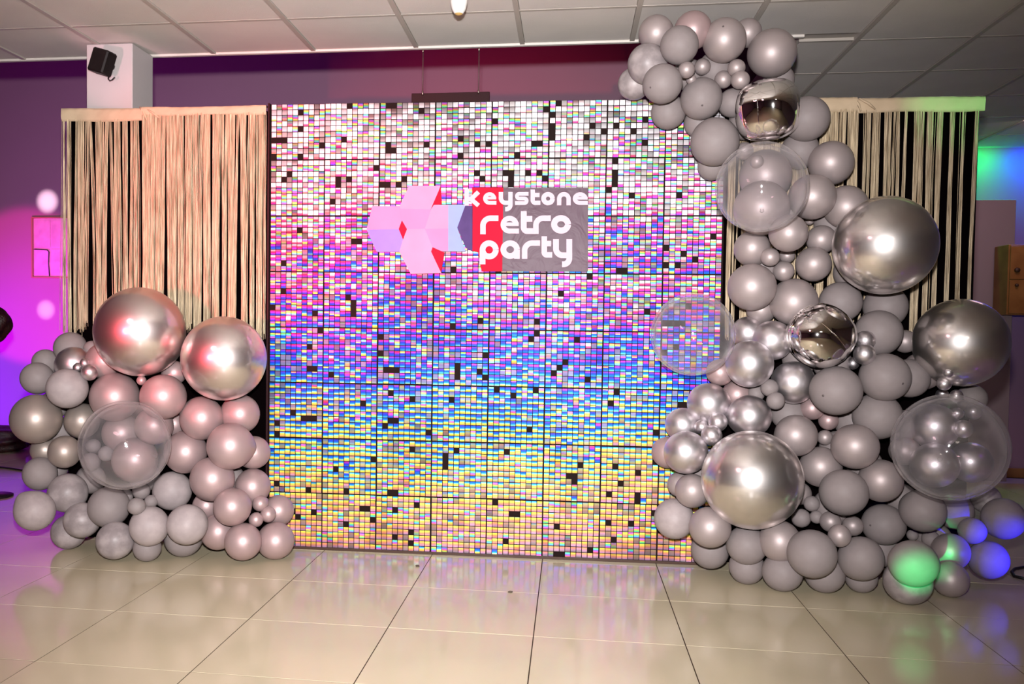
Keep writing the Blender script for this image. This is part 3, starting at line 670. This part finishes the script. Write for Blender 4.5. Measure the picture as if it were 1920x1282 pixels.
# ---------------------------------------------------------------- balloons
TABLE = """C|L|-2.239,4.366,1.198,0.234|large rose-tinted chrome balloon topping the left pile, higher of the two
C|L|-1.790,4.396,1.065,0.220|large rose-tinted chrome balloon beside the shimmer wall, lower of the left pair
M|L|-2.744,4.548,1.101,0.088|matte grey balloon left of the higher chrome balloon on the left
M|L|-2.614,4.543,1.098,0.045|tiny matte grey balloon left of the higher chrome balloon on the left
M|L|-2.896,4.556,1.018,0.074|small matte grey balloon left of the higher chrome balloon on the left
M|L|-2.869,4.434,0.936,0.088|matte grey balloon upper left of the clear bubble on the left
S|L|-2.667,4.452,1.015,0.097|satin silver balloon lower left of the higher chrome balloon on the left
W|L|-2.626,4.323,0.894,0.105|matte white balloon upper left of the clear bubble on the left
S|L|-2.593,4.369,1.003,0.027|tiny satin silver balloon lower left of the higher chrome balloon on the left, third out
S|L|-2.550,4.363,1.027,0.027|tiny satin silver balloon lower left of the higher chrome balloon on the left, nearest
S|L|-2.510,4.340,0.980,0.043|tiny satin silver balloon lower left of the higher chrome balloon on the left, second out
K|L|-2.498,4.459,1.038,0.095|pearl blush balloon lower left of the higher chrome balloon on the left
G|L|-2.831,4.365,0.723,0.133|pearl champagne balloon above the left pile's lowest outer white balloon
G|L|-2.642,4.492,0.704,0.096|pearl champagne balloon upper left of the clear bubble on the left
K|L|-2.427,4.447,0.844,0.131|pearl blush balloon above the clear bubble on the left, second out
K|L|-2.114,4.372,0.858,0.120|pearl blush balloon upper right of the clear bubble on the left, second out
K|L|-2.229,4.359,0.943,0.025|tiny pearl blush balloon below the higher chrome balloon on the left
K|L|-1.944,4.471,0.740,0.115|pearl blush balloon below the lower chrome balloon on the left, second out
K|L|-1.765,4.561,0.758,0.105|pearl blush balloon below the lower chrome balloon on the left, nearest
K|L|-1.748,4.384,0.608,0.121|pearl blush balloon below the lower chrome balloon on the left, third out
K|L|-1.689,4.563,0.551,0.091|pearl blush balloon above the left pile's rightmost floor balloon
K|L|-2.045,4.495,0.552,0.115|pearl blush balloon right of the clear bubble on the left
K|L|-2.154,4.583,0.693,0.072|small pearl blush balloon upper right of the clear bubble on the left
K|L|-2.199,4.442,0.695,0.100|pearl blush balloon upper right of the clear bubble on the left, nearest
K|L|-2.437,4.540,0.636,0.105|pearl blush balloon above the clear bubble on the left, nearest
K|L|-2.297,4.422,0.511,0.119|pearl blush balloon lower right of the clear bubble on the left
M|L|-2.609,4.549,0.559,0.040|tiny matte grey balloon left of the clear bubble on the left
M|L|-2.491,4.473,0.532,0.042|tiny matte grey balloon lower left of the clear bubble on the left, nearest
M|L|-2.601,4.507,0.476,0.051|tiny matte grey balloon lower left of the clear bubble on the left, second out
G|L|-2.848,4.469,0.539,0.075|small pearl champagne balloon above the left pile's lowest outer white balloon
G|L|-2.692,4.405,0.544,0.088|pearl champagne balloon left of the clear bubble on the left
M|L|-2.822,4.384,0.424,0.090|matte grey balloon above the left pile's lowest outer white balloon
X|L|-2.679,4.413,0.320,0.107|mottled pale balloon upper right of the left pile's lowest outer white balloon
W|L|-2.774,4.261,0.251,0.103|matte white balloon hanging lowest at the outer left edge of the left pile|0.59,-0.72
X|L|-2.704,4.463,0.095,0.095|mottled pale balloon lower right of the left pile's lowest outer white balloon
X|L|-2.569,4.367,0.186,0.095|mottled pale balloon right of the left pile's lowest outer white balloon, nearest
M|L|-2.406,4.349,0.268,0.109|matte grey balloon below the clear bubble on the left
M|L|-2.631,4.559,0.372,0.080|small matte grey balloon lower left of the clear bubble on the left
X|L|-2.334,4.282,0.108,0.096|mottled pale balloon right of the left pile's lowest outer white balloon, second out
M|L|-2.169,4.306,0.071,0.072|small matte grey balloon below the clear bubble on the left
W|L|-2.131,4.254,0.199,0.101|matte white balloon below the clear bubble on the left
W|L|-2.146,4.549,0.327,0.105|matte white balloon lower right of the clear bubble on the left
W|L|-1.937,4.280,0.210,0.104|matte white balloon left of the left pile's rightmost floor balloon
M|L|-2.025,4.427,0.102,0.102|matte grey balloon left of the left pile's rightmost floor balloon
K|L|-1.858,4.412,0.426,0.116|pearl blush balloon upper left of the left pile's rightmost floor balloon, third out
K|L|-1.681,4.534,0.371,0.096|pearl blush balloon upper left of the left pile's rightmost floor balloon, second out
K|L|-1.726,4.361,0.294,0.098|pearl blush balloon upper left of the left pile's rightmost floor balloon, nearest
K|L|-1.944,4.537,0.255,0.074|small pearl blush balloon upper left of the left pile's rightmost floor balloon
K|L|-1.842,4.453,0.136,0.094|pearl blush balloon left of the left pile's rightmost floor balloon, second out
K|L|-1.669,4.365,0.113,0.095|pearl blush balloon left of the left pile's rightmost floor balloon, nearest
K|L|-1.530,4.473,0.099,0.100|pearl blush balloon on the floor at the right end of the left pile
K|L|-1.554,4.586,0.235,0.083|small pearl blush balloon above the left pile's rightmost floor balloon
K|L|-1.616,4.473,0.293,0.042|tiny pearl blush balloon upper left of the left pile's rightmost floor balloon, second out
K|L|-1.571,4.471,0.238,0.042|tiny pearl blush balloon above the left pile's rightmost floor balloon
K|L|-1.623,4.429,0.216,0.039|tiny pearl blush balloon upper left of the left pile's rightmost floor balloon, nearest
M|L|-2.418,4.558,0.285,0.037|tiny matte grey balloon below the clear bubble on the left, second out
M|L|-2.285,4.468,0.336,0.048|tiny matte grey balloon below the clear bubble on the left, nearest
M|L|-2.176,4.205,0.310,0.045|tiny matte grey balloon below the clear bubble on the left, third out
M|L|-2.223,4.455,0.283,0.036|tiny matte grey balloon lower right of the clear bubble on the left
K|L|-2.132,4.536,0.975,0.068|small pearl blush balloon left of the lower chrome balloon on the left
M|L|-2.316,4.566,0.397,0.083|small matte grey balloon lower right of the clear bubble on the left
M|L|-2.849,4.552,0.778,0.080|small matte grey balloon upper left of the clear bubble on the left
M|L|-1.831,4.580,0.392,0.086|small matte grey balloon upper left of the left pile's rightmost floor balloon
M|L|-2.812,4.553,0.636,0.080|small matte grey balloon left of the clear bubble on the left
M|L|-2.843,4.542,0.421,0.074|small matte grey balloon upper right of the left pile's lowest outer white balloon
B|L|-2.192,4.121,0.635,0.222|large clear see-through bubble balloon in front of the left balloon pile
P|R|0.397,4.518,2.716,0.086|pearl white balloon left of the big pearl balloon nearest the ceiling, second out
K|R|0.571,4.488,2.713,0.092|pearl blush balloon left of the big pearl balloon nearest the ceiling
M|R|0.498,4.401,2.616,0.091|matte grey balloon left of the big pearl balloon nearest the ceiling, second out
P|R|0.720,4.481,2.658,0.106|pearl white balloon left of the big pearl balloon nearest the ceiling, nearest|-0.05,0.53
P|R|0.853,4.608,2.731,0.070|small pearl white balloon upper left of the big pearl balloon nearest the ceiling
P|R|0.959,4.550,2.610,0.117|big pearl balloon at the top right of the garland, nearest the ceiling
X|R|0.358,4.507,2.562,0.100|mottled pale balloon left of the big pearl balloon nearest the ceiling
M|R|0.423,4.411,2.437,0.095|matte grey balloon left of the upper mirror orb, third out|-0.61,-0.16
X|R|0.304,4.651,2.505,0.082|mottled pale balloon left of the upper mirror orb
M|R|0.628,4.557,2.398,0.102|matte grey balloon left of the upper mirror orb, nearest|0.05,-0.33
M|R|0.477,4.635,2.354,0.087|matte grey balloon left of the upper mirror orb, second out
M|R|0.695,4.539,2.180,0.118|matte grey balloon lower left of the upper mirror orb, second out
M|R|0.633,4.671,2.305,0.074|small matte grey balloon left of the upper mirror orb, second out
M|R|0.785,4.587,2.381,0.071|small matte grey balloon left of the upper mirror orb, nearest
P|R|0.534,4.401,2.498,0.040|tiny pearl white balloon left of the big pearl balloon nearest the ceiling, third out
P|R|0.628,4.542,2.551,0.041|tiny pearl white balloon left of the big pearl balloon nearest the ceiling, second out
P|R|0.781,4.484,2.525,0.042|tiny pearl white balloon left of the big pearl balloon nearest the ceiling, nearest
P|R|0.797,4.463,2.460,0.044|tiny pearl white balloon upper left of the upper mirror orb, nearest
P|R|0.730,4.545,2.487,0.043|tiny pearl white balloon upper left of the upper mirror orb, second out
P|R|0.572,4.516,2.483,0.025|tiny pearl white balloon left of the upper mirror orb
O|R|0.927,4.451,2.311,0.152|round mirror-finish silver foil orb near the top of the right garland
M|R|1.133,4.562,2.290,0.109|matte grey balloon right of the upper mirror orb
M|R|0.705,4.675,2.083,0.071|small matte grey balloon upper left of the upper clear bubble
P|R|1.258,4.576,2.075,0.107|pearl white balloon right of the upper clear bubble, second out
M|R|1.133,4.669,2.157,0.092|matte grey balloon lower right of the upper mirror orb
P|R|1.154,4.497,1.899,0.109|pearl white balloon right of the upper clear bubble, nearest
P|R|1.327,4.555,1.857,0.104|pearl white balloon upper left of the chrome balloon before the right fringe
P|R|0.959,4.627,2.024,0.129|pearl white balloon above the upper clear bubble
P|R|0.919,4.501,1.847,0.131|pearl white balloon below the upper clear bubble, nearest
P|R|0.853,4.617,2.148,0.044|tiny pearl white balloon upper left of the upper clear bubble
P|R|0.894,4.514,2.075,0.033|tiny pearl white balloon above the upper clear bubble
P|R|1.194,4.691,1.806,0.021|tiny pearl white balloon lower right of the upper clear bubble
P|R|1.025,4.405,1.714,0.091|pearl white balloon lower right of the upper clear bubble
P|R|1.231,4.610,1.704,0.071|small pearl white balloon left of the chrome balloon before the right fringe
P|R|0.892,4.571,1.655,0.088|pearl white balloon below the upper clear bubble, second out
P|R|0.964,4.496,1.607,0.045|tiny pearl white balloon below the upper clear bubble, nearest
P|R|1.084,4.669,1.629,0.039|tiny pearl white balloon below the upper clear bubble, second out
P|R|1.048,4.581,1.545,0.051|tiny pearl white balloon upper left of the lower mirror orb
P|R|1.187,4.573,1.579,0.086|pearl white balloon above the lower mirror orb
P|R|0.890,4.539,1.462,0.118|pearl white balloon upper left of the lower mirror orb, second out
P|R|1.103,4.593,1.392,0.116|pearl white balloon upper left of the lower mirror orb, nearest
P|R|0.963,4.668,1.355,0.074|small pearl white balloon upper left of the lower mirror orb
M|R|1.332,4.615,1.395,0.102|matte grey balloon upper right of the lower mirror orb
M|R|1.562,4.670,1.375,0.106|matte grey balloon below the chrome balloon before the right fringe
C|R|1.452,4.378,1.654,0.229|large dark silver chrome balloon in front of the right gold fringe
O|R|1.195,4.438,1.227,0.158|tilted mirror-finish silver foil orb in the middle of the right garland
M|R|1.501,4.574,1.243,0.112|matte grey balloon right of the lower mirror orb
S|R|0.903,4.670,1.234,0.085|satin silver balloon left of the lower mirror orb, second out
S|R|1.001,4.574,1.199,0.098|satin silver balloon left of the lower mirror orb, nearest
S|R|0.882,4.513,1.082,0.116|satin silver balloon left of the lower mirror orb, third out
S|R|1.106,4.572,0.991,0.108|satin silver balloon lower left of the lower mirror orb
M|R|1.272,4.441,0.964,0.120|matte grey balloon below the lower mirror orb, second out|-0.45,-0.22
M|R|1.504,4.475,1.031,0.117|matte grey balloon lower right of the lower mirror orb|0.65,-0.23
M|R|1.654,4.582,1.023,0.094|matte grey balloon lower left of the dark chrome balloon far right
P|R|1.754,4.689,1.056,0.095|pearl white balloon lower left of the dark chrome balloon far right
P|R|1.676,4.714,1.202,0.058|tiny pearl white balloon left of the dark chrome balloon far right
S|R|1.414,4.490,1.207,0.047|tiny satin silver balloon right of the lower mirror orb
S|R|1.399,4.445,1.141,0.051|tiny satin silver balloon lower right of the lower mirror orb, second out
S|R|1.380,4.554,1.092,0.030|tiny satin silver balloon lower right of the lower mirror orb, nearest
M|R|0.983,4.523,0.965,0.043|tiny matte grey balloon lower left of the lower mirror orb, nearest
M|R|1.006,4.493,0.904,0.043|tiny matte grey balloon lower left of the lower mirror orb, second out
M|R|0.941,4.623,0.930,0.042|tiny matte grey balloon lower left of the lower mirror orb, third out
K|R|0.764,4.645,1.031,0.069|small pearl blush balloon left of the lower mirror orb
K|R|0.857,4.678,0.916,0.075|small pearl blush balloon above the lowest chrome balloon on the right
S|R|0.710,4.630,0.869,0.107|satin silver balloon upper left of the lowest chrome balloon on the right, nearest
S|R|0.896,4.555,0.819,0.106|satin silver balloon above the lowest chrome balloon on the right
M|R|1.496,4.538,0.837,0.116|matte grey balloon upper left of the big clear bubble far right, second out
M|R|1.111,4.674,0.826,0.087|matte grey balloon upper right of the lowest chrome balloon on the right
K|R|1.213,4.620,0.861,0.059|tiny pearl blush balloon below the lower mirror orb, nearest
S|R|0.585,4.654,0.756,0.089|satin silver balloon upper left of the lowest chrome balloon on the right, second out
S|R|0.584,4.500,0.634,0.107|satin silver balloon left of the lowest chrome balloon on the right
K|R|0.513,4.658,0.610,0.082|small pearl blush balloon left of the lowest chrome balloon on the right
S|R|0.742,4.539,0.787,0.047|tiny satin silver balloon upper left of the lowest chrome balloon on the right, second out
S|R|0.706,4.498,0.724,0.052|tiny satin silver balloon upper left of the lowest chrome balloon on the right, nearest
S|R|0.670,4.579,0.756,0.037|tiny satin silver balloon upper left of the lowest chrome balloon on the right, third out
P|R|1.117,4.537,0.731,0.102|pearl white balloon upper right of the lowest chrome balloon on the right
C|R|0.876,4.355,0.533,0.235|largest silver chrome balloon low in front of the shimmer wall
P|R|0.619,4.499,0.443,0.086|pearl white balloon left of the lowest chrome balloon on the right
P|R|0.573,4.614,0.453,0.064|small pearl white balloon left of the lowest chrome balloon on the right
W|R|0.545,4.590,0.280,0.101|matte white balloon lower left of the lowest chrome balloon on the right
P|R|0.693,4.398,0.286,0.099|pearl white balloon lower left of the lowest chrome balloon on the right
M|R|0.728,4.603,0.126,0.095|matte grey balloon lower left of the lowest chrome balloon on the right
M|R|0.872,4.420,0.200,0.095|matte grey balloon left of the big front matte floor balloon, nearest
P|R|1.013,4.363,0.241,0.098|pearl white balloon left of the big front matte floor balloon
M|R|0.884,4.467,0.083,0.086|matte grey balloon left of the big front matte floor balloon, second out
M|R|1.031,4.371,0.091,0.093|matte grey balloon lower left of the big front matte floor balloon
M|R|1.130,4.245,0.216,0.111|big matte grey balloon at the front of the right floor row
M|R|1.226,4.378,0.091,0.092|matte grey balloon lower right of the big front matte floor balloon
P|R|1.253,4.590,0.571,0.102|pearl white balloon right of the lowest chrome balloon on the right
P|R|1.186,4.704,0.413,0.058|tiny pearl white balloon right of the lowest chrome balloon on the right
K|R|1.294,4.629,0.801,0.049|tiny pearl blush balloon below the lower mirror orb, second out
P|R|1.280,4.628,0.714,0.038|tiny pearl white balloon upper right of the lowest chrome balloon on the right
M|R|1.227,4.636,0.376,0.039|tiny matte grey balloon above the big front matte floor balloon, third out
M|R|1.185,4.665,0.294,0.047|tiny matte grey balloon above the big front matte floor balloon, second out
M|R|1.249,4.625,0.311,0.033|tiny matte grey balloon above the big front matte floor balloon, nearest
P|R|1.375,4.468,0.693,0.110|pearl white balloon left of the big clear bubble far right
M|R|1.321,4.439,0.473,0.112|matte grey balloon upper right of the big front matte floor balloon, second out
P|R|1.503,4.487,0.529,0.102|pearl white balloon lower left of the big clear bubble far right
M|R|1.568,4.619,0.288,0.103|matte grey balloon upper left of the green-lit balloon|-0.56,-0.10
M|R|1.712,4.522,0.384,0.104|matte grey balloon above the green-lit balloon
M|R|1.929,4.696,0.352,0.089|matte grey balloon upper left of the blue-lit balloon
M|R|1.369,4.317,0.186,0.101|matte grey balloon right of the big front matte floor balloon
M|R|1.533,4.132,0.221,0.104|matte balloon near the floor lit bright green, right garland
X|R|1.559,4.263,0.103,0.105|mottled balloon on the floor right under the green-lit balloon
P|R|1.854,4.546,0.184,0.089|pearl white balloon right of the green-lit balloon
P|R|1.807,4.421,0.081,0.082|pearl white balloon lower right of the green-lit balloon
M|R|2.036,4.568,0.148,0.090|matte balloon near the floor lit deep blue, far right
M|R|2.108,4.591,0.347,0.100|bluish matte balloon at the right picture edge above the blue-lit balloon
M|R|1.968,4.590,0.281,0.065|small matte grey balloon upper left of the blue-lit balloon
X|R|2.082,4.720,0.418,0.071|small mottled pale balloon above the blue-lit balloon
M|R|1.403,4.410,0.073,0.074|matte grey balloon left of the green-lit balloon, second out
P|R|1.300,4.568,0.302,0.051|tiny pearl white balloon upper right of the big front matte floor balloon, second out
P|R|1.256,4.266,0.301,0.052|tiny pearl white balloon upper right of the big front matte floor balloon, nearest
P|R|1.415,4.597,0.279,0.050|tiny pearl white balloon upper right of the big front matte floor balloon, third out
M|R|1.729,4.685,0.227,0.028|tiny matte grey balloon above the green-lit balloon
M|R|1.790,4.619,0.226,0.042|tiny matte grey balloon upper right of the green-lit balloon
S|R|1.791,4.620,0.784,0.111|satin silver balloon upper left of the big clear bubble far right
S|R|1.765,4.539,0.605,0.109|satin silver balloon lower left of the big clear bubble far right
S|R|1.971,4.638,0.610,0.100|satin silver balloon lower right of the big clear bubble far right
S|R|1.886,4.528,0.786,0.043|tiny satin silver balloon upper right of the big clear bubble far right, nearest
S|R|1.878,4.580,0.856,0.029|tiny satin silver balloon above the big clear bubble far right, nearest
S|R|1.980,4.648,0.860,0.039|tiny satin silver balloon upper right of the big clear bubble far right, second out
S|R|1.843,4.511,0.946,0.031|tiny satin silver balloon above the big clear bubble far right, second out
S|R|1.778,4.490,1.005,0.033|tiny satin silver balloon below the dark chrome balloon far right, second out
S|R|1.857,4.707,0.942,0.028|tiny satin silver balloon above the big clear bubble far right, third out
S|R|1.762,4.407,1.063,0.023|tiny satin silver balloon below the dark chrome balloon far right, nearest
M|R|2.000,4.717,0.921,0.072|small matte grey balloon upper right of the big clear bubble far right
P|R|1.664,4.643,0.657,0.073|small pearl white balloon left of the big clear bubble far right
C|R|1.857,4.523,1.202,0.210|large dark chrome balloon sticking out at the far right of the garland
M|R|1.664,4.694,0.772,0.086|matte grey balloon upper left of the big clear bubble far right, nearest
M|R|1.675,4.697,0.406,0.076|small matte grey balloon above the green-lit balloon
M|R|1.428,4.678,0.794,0.092|matte grey balloon below the lower mirror orb, third out
M|R|1.356,4.682,0.655,0.088|matte grey balloon right of the lowest chrome balloon on the right
M|R|1.472,4.635,0.585,0.086|matte grey balloon left of the big clear bubble far right
M|R|1.302,4.623,1.091,0.092|matte grey balloon below the lower mirror orb, nearest
M|R|1.161,4.674,1.113,0.089|matte grey balloon lower left of the lower mirror orb
M|R|0.646,4.670,0.510,0.076|small matte grey balloon left of the lowest chrome balloon on the right
M|R|1.578,4.689,0.145,0.086|matte grey balloon left of the green-lit balloon, nearest
M|R|1.834,4.700,0.209,0.085|matte grey balloon upper right of the green-lit balloon
M|R|1.336,4.675,0.356,0.093|matte grey balloon upper right of the big front matte floor balloon, nearest
M|R|1.406,4.672,1.547,0.097|matte grey balloon lower left of the chrome balloon before the right fringe
M|R|1.300,4.681,1.789,0.087|matte grey balloon left of the chrome balloon before the right fringe
M|R|1.060,4.656,1.840,0.093|matte grey balloon lower right of the upper clear bubble
M|R|0.966,4.667,1.572,0.089|matte grey balloon below the upper clear bubble
M|R|0.869,4.664,2.300,0.088|matte grey balloon lower left of the upper mirror orb, nearest
M|R|1.023,4.680,2.514,0.077|small matte grey balloon below the big pearl balloon nearest the ceiling
M|R|0.700,4.625,2.561,0.087|matte grey balloon left of the big pearl balloon nearest the ceiling, nearest
M|R|0.574,4.665,2.548,0.079|small matte grey balloon left of the big pearl balloon nearest the ceiling
B|R|0.849,4.169,1.897,0.203|large clear bubble balloon under the upper mirror orb on the right garland
B|R|1.700,4.216,0.735,0.239|largest clear bubble balloon at the far right of the garland
B|R|0.599,4.455,1.224,0.203|clear bubble balloon floating in front of the shimmer wall, left of the garland"""
def balloon_mesh(name, m, n=36, rings=22, neck=0.14):
    bm = bmesh.new(); prof = []
    for k in range(rings+1):
        t = math.pi*k/rings; z = -math.cos(t); r = math.sin(t)
        if z < 0: z *= 1+neck*(-z)**5; r *= 1-0.10*(-z)**4 if z > -1 else 0.90
        if k in (0, rings): r = 0
        prof.append((r, z))
    lathe(bm, prof, n)
    me = bpy.data.meshes.new(name); bm.to_mesh(me); bm.free(); me.materials.append(MATS[m])
    me.polygons.foreach_set('use_smooth', [True]*len(me.polygons)); return me
BM_ = {k: balloon_mesh('balloon', 'skin_'+k) for k in 'MWXPKGS'}
BM_['C'] = balloon_mesh('balloon', 'skin_C', 64, 44, 0.04)
def orb_mesh(seed, ex):
    bm = bmesh.new(); n, R_ = 72, 44; prof = []
    for k in range(R_+1):
        t = math.pi*k/R_; prof.append((0 if k in (0, R_) else math.sin(t), -math.cos(t)))
    lathe(bm, prof, n)
    for v in bm.verts:
        d = v.co.normalized()
        s = (abs(d.x)**ex+abs(d.y)**ex+abs(d.z)**ex)**(-1/ex)
        s = 1+(s-1)*0.75
        ph = math.atan2(d.y, d.x); seam = abs(math.sin(2*ph))
        lat = math.sqrt(max(0, 1-d.z*d.z))
        s *= 1-0.022*max(0, 1-seam*5)*lat - 0.004*math.sin(9*ph+seed)*(1-lat)*2
        s *= 1-0.05*max(0, 1-lat*6)
        v.co = d*s*0.95
    me = bpy.data.meshes.new('orb'); bm.to_mesh(me); bm.free(); me.materials.append(MATS['skin_O']); me.polygons.foreach_set('use_smooth', [True]*len(me.polygons)); return me
BUB = balloon_mesh('bubble', 'clear_film', 72, 48, 0.02)
bmb = bmesh.new(); bmb.from_mesh(BUB); g_ = bmesh.ops.duplicate(bmb, geom=bmb.verts[:]+bmb.edges[:]+bmb.faces[:])
nv = [v for v in g_['geom'] if isinstance(v, bmesh.types.BMVert)]; bmesh.ops.scale(bmb, verts=nv, vec=(0.94, 0.94, 0.94)); bmesh.ops.translate(bmb, verts=nv, vec=(0, 0.0, -0.05))
bmesh.ops.reverse_faces(bmb, faces=[f for f in g_['geom'] if isinstance(f, bmesh.types.BMFace)]); bmb.to_mesh(BUB); bmb.free()   # added inner shell: imitates the ring reflected inside the bubble
TIP = None
def seam_mesh():
    bm = bmesh.new()
    pts = [(0.965*math.sin(t), 0, 0.965*math.cos(t)) for t in [math.pi*(0.06+0.88*k/24) for k in range(25)]]
    tube(bm, pts, 0.008, 5); me = bpy.data.meshes.new('seam'); bm.to_mesh(me); bm.free(); me.materials.append(MATS['skin_O']); return me
SEAM = seam_mesh()
def small_lathe(name, prof, m):
    bm = bmesh.new(); lathe(bm, prof, 14); me = bpy.data.meshes.new(name); bm.to_mesh(me); bm.free(); me.materials.append(MATS[m]); me.polygons.foreach_set('use_smooth', [True]*len(me.polygons)); return me
TIPM = small_lathe('nozzle_tip', [(0, 1.012), (0.035, 1.008), (0.05, 0.998), (0.05, 0.98)], 'tip_dark')
NECKM = small_lathe('neck', [(0.05, -0.985), (0.028, -1.05), (0.03, -1.09), (0.05, -1.11), (0.0, -1.10)], 'clear_film')
rg = random.Random(21); orbn = 0
for row in TABLE.strip().split('\n'):
    q = row.split('|'); kind, side = q[0], q[1]; x, y, z, r = map(float, q[2].split(',')); lab = q[3]
    grp = 'balloons of the left pile' if side == 'L' else 'balloons of the right garland'
    back = Vector((rg.gauss(0, 0.45), 1, rg.gauss(-0.1, 0.45))).normalized()      # neck tied in towards the frame
    if kind == 'B':
        o = link('bubble_balloon', BUB); nk = link('neck', NECKM, None, o); back = Vector((0.2, 0.9, -0.35))
    elif kind == 'O':
        o = link('foil_orb', orb_mesh(orbn, 3.0 if orbn == 0 else 2.4)); back = Vector((0.15, 0.25, -1)) if orbn == 0 else Vector((0.75, 0.15, -0.75))
        for k in range(4): s_ = link('seam', SEAM, None, o); s_.rotation_euler = (0, 0, k*math.pi/2)
        orbn += 1
    else: o = link('chrome_balloon' if kind == 'C' else 'balloon', BM_[kind])
    o.location = (x, y, z); o.scale = (r, r, r)
    if kind not in 'BOC': o.scale = (r*rg.uniform(0.975, 1.02), r*rg.uniform(0.975, 1.02), r*rg.uniform(0.99, 1.03))
    o.rotation_mode = 'QUATERNION'; o.rotation_quaternion = back.to_track_quat('-Z', 'Y')
    if len(q) > 4:
        a, b = map(float, q[4].split(','))
        vd = (CAMP-Vector((x, y, z))).normalized(); rx = vd.cross(Vector((0, 0, 1))).normalized()*-1; uy = vd.cross(rx)*1
        d = (rx*a + Vector((0, 0, 1))*b + vd*math.sqrt(max(0.05, 1-a*a-b*b))).normalized()
        o.rotation_quaternion = (-d).to_track_quat('-Z', 'Y')
        link('nozzle_tip', TIPM, None, o)
    tag(o, lab, 'balloon', grp)
